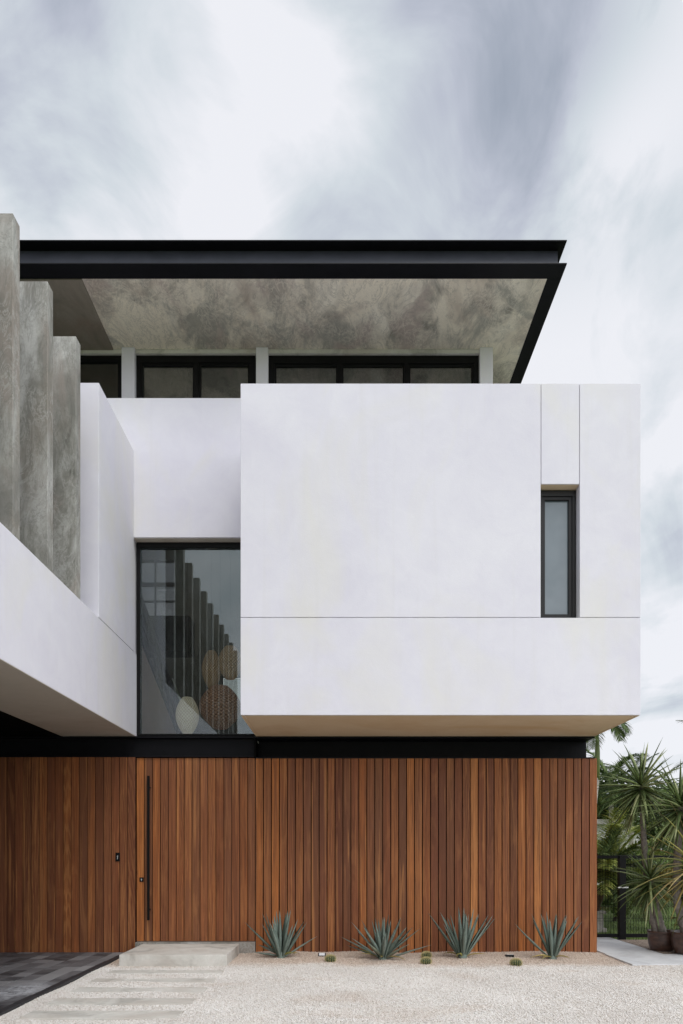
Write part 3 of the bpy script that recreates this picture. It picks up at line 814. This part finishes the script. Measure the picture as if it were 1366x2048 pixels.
cactus(*gp(853, 1915), .066, 'rear one of two barrel cacti standing close together')
cactus(*gp(852, 1927), .07, 'front one of two barrel cacti standing close together')
cactus(*gp(1032, 1931), .072, 'small round barrel cactus beside the right spotlight')

# ------------------------------------------------------------------ recessed ground spotlights
def spot(x, y, tilt, label):
    root = thing('ground_spotlight', (x, y, float(gz(np.float64(x), np.float64(y))) + .012), label, 'spotlight', 'ground spotlights washing the timber wall')
    root.rotation_euler = (tilt, 0, 0)
    b = MB(); b.box(-.06, .06, -.05, .05, -.03, .018); b.build('housing', 'black_frame', root, bevel=.005)
    b = MB(); b.box(-.045, .045, -.038, .038, .0185, .0215); b.build('lens', 'pale_lens', root)
spot(*gp(644, 1912), R(22), 'ground spotlight with a bright lens beside the lone left cactus')
spot(*gp(1019, 1914), R(-6), 'dark ground spotlight near the right hand barrel cactus')

# ------------------------------------------------------------------ fence with gate
YF = 12.55
fn = thing('fence', (5.17, YF, 0), 'black welded wire mesh fence with a thick post beside the timber corner', 'fence')
b = MB(); b.box(-.062, .062, -.05, .05, -.05, 1.56); b.build('post', 'black_frame', fn, bevel=.004)
b = MB(); b.box(2.4, 2.5, -.05, .05, -.05, 1.56); b.build('post', 'black_frame', fn, bevel=.004)
for x0, x1 in ((-1.0, -.064), (.064, 2.398)):
    for z0, z1 in ((1.50, 1.555), (.05, .115)):
        b = MB(); b.box(x0, x1, -.025, .025, z0, z1); b.build('rail', 'black_frame', fn)
    b = MB()
    n_ = int((x1 - x0) / .05)
    for i in range(1, n_): b.tube([(x0 + i * .05, 0, .08), (x0 + i * .05, 0, 1.60)], .0032, 5)
    for z in (.35, .4, .62, .87, .92, 1.12, 1.35, 1.40): b.tube([(x0, .004, z), (x1, .004, z)], .0032, 5)
    b.build('wire_mesh', 'black_frame', fn)
b = MB(); b.box(-.09, .10, -.06, -.052, .96, .98); b.build('latch', 'metal_pale', fn)

# ------------------------------------------------------------------ pots and yuccas
def pot(x, y, r0, hgt, label):
    root = thing('plant_pot', (x, y, -.005), label, 'plant pot', 'brown glazed pots by the fence')
    b = MB(); prof = [(.0, .0), (r0 * .62, .0), (r0 * .8, hgt * .12), (r0 * .93, hgt * .38), (r0 * .98, hgt * .65), (r0 * .96, hgt * .86), (r0 * 1.0, hgt * .90), (r0 * 1.03, hgt * .95), (r0, hgt), (r0 * .9, hgt * .99), (r0 * .86, hgt * .88), (r0 * .84, hgt * .8)]
    b.lathe(prof, 40); b.build('body', 'pot_glaze', root, smooth=True)
    b = MB(); b.lathe([(r0 * .85, hgt * .86), (.0, hgt * .87)], 30); b.build('soil', 'soil', root)
pot(5.24, 11.12, .225, .345, 'brown glazed pot next to the path, left of the other')
pot(5.50, 10.72, .29, .37, 'brown glazed pot nearest the camera, cut off by the right edge')
yp = lambda t_: .6 + t_ * 2 if t_ < .2 else ((1 - t_) / .8) ** .7
def yucca_head(b, c, n_, l0, l1, wd, seed, tmax=150, droop=.35, mi=0, up=Vector((0, 0, 1))):
    r_ = random.Random(seed)
    for i in range(n_):
        az = R(i * 137.5 + r_.uniform(-10, 10)); tl2 = R(4 + (tmax - 4) * ((i + .5) / n_) ** .62 + r_.uniform(-6, 6))
        d = Vector((math.sin(tl2) * math.cos(az), math.sin(tl2) * math.sin(az), math.cos(tl2)))
        bs = Vector(c) + d * .02 - Vector((0, 0, .16 * (i / n_)))
        b.blade(bs, d, r_.uniform(l0, l1), wd * r_.uniform(.8, 1.15), droop * r_.uniform(.2, 1.3), 6, .12, yp, r_.uniform(-.3, .3), .3, mi)
def yucca(base, heads, trunks, label, seed, dry=None):
    root = thing('yucca', base, label, 'yucca', 'yuccas in pots by the fence')
    B0 = Vector(base)
    for tr, r0, r1 in trunks:
        b = MB(); pts = [Vector(p) - B0 for p in tr]
        fine = []
        for i in range(len(pts) - 1):
            for k in range(8): fine.append(pts[i].lerp(pts[i + 1], k / 8))
        fine.append(pts[-1])
        rs = [(r0 + (r1 - r0) * i / (len(fine) - 1)) * (1 + .12 * math.sin(i * 2.4)) for i in range(len(fine))]
        b.tube(fine, rs, 12); b.build('trunk', 'yucca_trunk', root, smooth=True)
    for c, n_, l0, l1, wd, tm, dr, mt in heads:
        b = MB(); yucca_head(b, Vector(c) - B0, n_, l0, l1, wd, seed, tm, dr); seed += 1
        b.build('crown', mt, root, smooth=True)
yucca((5.24, 11.12, .28),
      [((4.895, 11.12, 2.72), 120, .56, .86, .058, 158, .30, 'yucca_leaf'), ((4.985, 11.0, 1.20), 80, .46, .78, .05, 158, .45, 'yucca_leaf')],
      [([(5.16, 11.15, .25), (5.02, 11.15, .9), (4.955, 11.13, 1.7), (4.89, 11.12, 2.70)], .06, .038), ([(5.25, 11.1, .25), (5.16, 11.08, .55), (4.99, 11.0, 1.18)], .075, .045)],
      'two headed yucca in the pot beside the path, tall crown against the sky', 31)
yucca((5.50, 10.72, .30),
      [((5.36, 10.75, 2.36), 110, .62, .95, .056, 150, .30, 'yucca_leaf'), ((5.44, 10.45, 1.45), 64, .7, 1.15, .045, 150, .7, 'dry_leaf'), ((5.66, 10.6, .98), 40, .5, .85, .045, 140, .6, 'yucca_leaf')],
      [([(5.46, 10.76, .25), (5.30, 10.78, .9), (5.32, 10.77, 1.6), (5.36, 10.75, 2.34)], .07, .05), ([(5.55, 10.72, .25), (5.45, 10.74, 1.0), (5.50, 10.74, 1.6), (5.72, 10.7, 2.0)], .065, .05), ([(5.58, 10.65, .25), (5.46, 10.46, 1.4)], .05, .04)],
      'yucca at the right edge with yellowed drooping lower leaves', 57)

# ------------------------------------------------------------------ garden urn behind the gate
ur = thing('garden_urn', (5.28, 14.2, -.035), 'tapered brown urn on a pale stone pedestal behind the gate', 'urn')
b = MB(); b.box(-.19, .19, -.19, .19, 0, .09); b.box(-.14, .14, -.14, .14, .09, .38); b.box(-.18, .18, -.18, .18, .38, .44); b.build('pedestal', 'stone', ur, bevel=.01)
b = MB(); b.lathe([(.0, .44), (.09, .44), (.11, .5), (.19, .72), (.21, .86), (.235, .90), (.235, .93), (.2, .93), (.17, .85), (0, .84)], 32); b.build('urn_body', 'pot_glaze', ur, smooth=True)

# ------------------------------------------------------------------ palms
def frond(b, base, az, el, ln, droop, nl, ll, seed, wd=.03, mi_r=1):
    r_ = random.Random(seed); p = Vector(base)
    d = Vector((math.cos(el) * math.cos(az), math.cos(el) * math.sin(az), math.sin(el))); pts = [p.copy()]; ds = [d.copy()]
    sg = 14
    for i in range(sg):
        p = p + d * (ln / sg); d = (d + Vector((0, 0, -droop / sg))).normalized(); pts.append(p.copy()); ds.append(d.copy())
    b.tube(pts, [.018 * (1 - .8 * i / sg) for i in range(sg + 1)], 5, False, mi_r)
    for i in range(nl):
        t_ = .12 + .88 * i / nl; f = t_ * sg; k = min(int(f), sg - 1); q = pts[k].lerp(pts[k + 1], f - k); dd = ds[k]
        side = dd.cross(Vector((0, 0, 1)))
        if side.length < .05: side = Vector((math.sin(az), -math.cos(az), 0))
        side.normalize()
        l2 = ll * (math.sin(math.pi * min(1, t_ * .9 + .12)) ** .5) * r_.uniform(.85, 1.1)
        for sgn in (-1, 1):
            b.blade(q, side * sgn * .8 + dd * .75 + Vector((0, 0, r_.uniform(-.05, .25))), l2, wd, .7 * r_.uniform(.6, 1.5), 4, .08, None, 0, .2, 0)
def palm(base, hgt, label, nf, fl, seed, leaf='palm_leaf', r0=.11, lean=(0, 0), shaft=.7, ll=.5, nl=34, el=(-10, 75), droop=1.1, grp='palms in the garden', wd=.03):
    r_ = random.Random(seed)
    root = thing('palm_tree', base, label, 'palm tree', grp)
    top = Vector((lean[0], lean[1], hgt))
    if hgt > .6:
        b = MB(); pts = [Vector((0, 0, -.05)).lerp(top, i / 40) for i in range(41)]
        b.tube(pts, [r0 * (1.25 - .5 * i / 40) * (1 + (.05 if i % 2 else 0)) for i in range(41)], 12); b.build('trunk', 'palm_trunk', root, smooth=True)
        b = MB(); b.tube([top - Vector((0, 0, .1)), top + Vector((0, 0, shaft * .5)), top + Vector((0, 0, shaft))], [r0 * .8, r0 * .85, r0 * .35], 12); b.build('crownshaft', 'palm_shaft', root, smooth=True)
    b = MB(); c = top + Vector((0, 0, shaft))
    for i in range(nf):
        frond(b, c, R(i * 137.5 + r_.uniform(-20, 20)), R(el[1] + (el[0] - el[1]) * (i + .5) / nf), fl * r_.uniform(.85, 1.1), droop * r_.uniform(.8, 1.2), nl, ll, seed * 100 + i, wd)
    b.build('crown', [leaf, 'palm_shaft'], root, smooth=True)
palm((5.64, 16.0, -.04), 3.45, 'slim pale trunked palm partly hidden behind the timber corner', 13, .92, 11, r0=.07, lean=(.38, 0), shaft=1.1, el=(15, 80), droop=2.5, ll=.42)
palm((11.3, 19.0, -.04), 3.7, 'palm cut off by the right edge with fronds against the sky', 14, 2.3, 12, r0=.1)
palm((6.0, 15.2, -.04), .5, 'yellow green feather palm behind the timber corner', 22, 2.1, 13, 'lime_palm_leaf', lean=(-.1, 0), shaft=.5, el=(30, 84), droop=1.5, ll=.46, nl=44, wd=.042, grp='low palms behind the fence')
palm((5.6, 14.8, -.04), .5, 'dark low feather palm just behind the gate', 26, 1.5, 14, 'palm_leaf', shaft=.5, el=(15, 80), droop=1.5, ll=.42, nl=42, wd=.036, grp='low palms behind the fence')
palm((11.5, 29.0, -.04), 3.8, 'dark coconut palm far behind, nearest the timber corner', 18, 2.4, 15, r0=.12, ll=.7, wd=.06, droop=1.6)
palm((14.9, 35.0, -.04), 4.3, 'taller dark coconut palm far behind between the yuccas', 18, 2.4, 16, r0=.12, ll=.7, wd=.06, droop=1.6)
palm((7.6, 17.5, -.04), .5, 'golden tinged low palm behind the fence post', 16, 1.6, 18, 'yellow_leaf', shaft=.2, el=(0, 80), droop=1.6, ll=.4, wd=.035, grp='low palms behind the fence')

# ------------------------------------------------------------------ broadleaf trees and shrubs
def foliage(rs, blobs, n_, size):
    cs = np.array([q[:3] for q in blobs]); rd = np.array([q[3] for q in blobs])
    pr = rd ** 2 / (rd ** 2).sum()
    idx = rs.choice(len(blobs), n_, p=pr)
    d = rs.normal(size=(n_, 3)); d /= np.linalg.norm(d, axis=1)[:, None]
    rr3 = rd[idx] * rs.uniform(.35, 1.0, n_) ** .5 * (1 + .22 * np.sin(d[:, 0] * 9 + idx) * np.sin(d[:, 2] * 8 + idx * 2))
    c = cs[idx] + d * rr3[:, None] * np.array([1, 1, .85])
    a = rs.normal(size=(n_, 3)) + d * .3; a /= np.linalg.norm(a, axis=1)[:, None]
    bq = np.cross(a, rs.normal(size=(n_, 3))); bq /= np.linalg.norm(bq, axis=1)[:, None]
    s_ = size * rs.uniform(.6, 1.3, n_)[:, None]
    V = np.stack([c - a * s_, c + bq * s_ * .42, c + a * s_, c - bq * s_ * .42], 1).reshape(-1, 3)
    return V, np.arange(n_ * 4).reshape(-1, 4)
def tree(base, hgt, spread, label, seed, n_=5000, leaf='tree_leaf', size=.11, name='tree', cat='tree', grp='broadleaf trees behind the garden', low=.35):
    rs = np.random.default_rng(seed); r_ = random.Random(seed)
    root = thing(name, base, label, cat, grp)
    b = MB(); blobs = []
    tp = Vector((r_.uniform(-.2, .2), r_.uniform(-.2, .2), hgt * .6))
    b.tube([(0, 0, -.1), tp * .5 + Vector((.05, 0, 0)), tp], [.05 * hgt * .5, .04 * hgt * .5, .02 * hgt * .5], 10)
    for i in range(9):
        an = i * 2.4 + r_.uniform(-.3, .3); z = hgt * r_.uniform(low, .9); ra = spread * r_.uniform(.3, .75) * (1 - .35 * abs(z / hgt - .6))
        e = Vector((math.cos(an) * ra, math.sin(an) * ra, z)); s0 = tp * r_.uniform(.45, 1)
        b.tube([s0, s0.lerp(e, .5) + Vector((0, 0, .1)), e], [.012 * hgt, .008 * hgt, .003 * hgt], 6)
        blobs.append((*e, spread * r_.uniform(.28, .46)))
    b.build('trunk', 'tree_bark', root, smooth=True)
    V, F = foliage(rs, blobs, n_, size)
    np_mesh('crown', V, F, leaf, False, root)
tree((11.9, 24.5, -.04), 3.2, 1.3, 'dark rounded tree behind the tall yucca trunk', 41)
tree((13.6, 26.0, -.04), 4.0, 2.2, 'mid green tree behind the tall yucca crown', 42, 6500, 'bright_tree_leaf')
tree((15.2, 25.0, -.04), 3.6, 2.1, 'dark tree behind the right hand yucca', 43, 6500)
tree((17.5, 30.0, -.04), 5.0, 3.0, 'broad green tree at the far right of the garden', 44, 6500, 'bright_tree_leaf', .14)
tree((14.2, 38.0, -.04), 5.4, 3.4, 'big dark tree standing far behind the palms', 45, 8000, 'tree_leaf', .18)
tree((19.8, 42.0, -.04), 6.0, 3.8, 'tall dark tree far behind at the right', 46, 8000, 'tree_leaf', .18)
tree((9.3, 20.5, -.04), 1.7, 1.0, 'low bright shrub on the lawn behind the fence post', 47, 2600, 'bright_tree_leaf', .07, 'shrub', 'shrub', 'shrubs on the lawn', .15)
tree((10.9, 21.5, -.04), 2.1, 1.2, 'dark bushy shrub on the lawn behind the lower yucca crown', 48, 3000, 'tree_leaf', .08, 'shrub', 'shrub', 'shrubs on the lawn', .12)
tree((7.9, 19.6, -.04), 1.4, .9, 'small dark shrub seen through the gate mesh', 49, 2400, 'tree_leaf', .07, 'shrub', 'shrub', 'shrubs on the lawn', .12)
tree((6.55, 16.4, -.04), 1.9, .8, 'pale green leafy shrub beside the yellow green palm', 52, 3500, 'bright_tree_leaf', .06, 'shrub', 'shrub', 'shrubs on the lawn', .15)
tree((7.5, 13.6, -.04), 1.7, .9, 'leafy dark shrub right behind the fence and pots', 50, 3500, 'tree_leaf', .06, 'shrub', 'shrub', 'shrubs on the lawn', .1)
tree((6.9, 13.5, -.04), 1.3, .6, 'yellowing shrub behind the fence post', 51, 1500, 'yellow_leaf', .06, 'shrub', 'shrub', 'shrubs on the lawn', .2)

# ------------------------------------------------------------------ neighbour house glimpsed through the garden
nh = thing('neighbour_house', (16.0, 37.0, -.04), 'white house glimpsed through the garden plants beyond the lawn', 'house')
b = MB(); b.box(-3.5, 3.5, -2, 2, 0, 3.1); b.build('wall', 'house_white', nh)
b = MB(); b.box(-3.8, 3.8, -2.3, 2.3, 3.1, 3.35); b.build('roof', 'stone', nh)
for x in (-2.6, -.6, 1.6):
    b = MB(); b.box(x, x + .9, -2.04, -1.99, .9, 2.4); f = b.build('window', 'frame_dark_grey', nh)
    b = MB(); b.box(x + .06, x + .84, -2.05, -2.041, .96, 2.34); b.build('pane', 'frosted_glass', f)
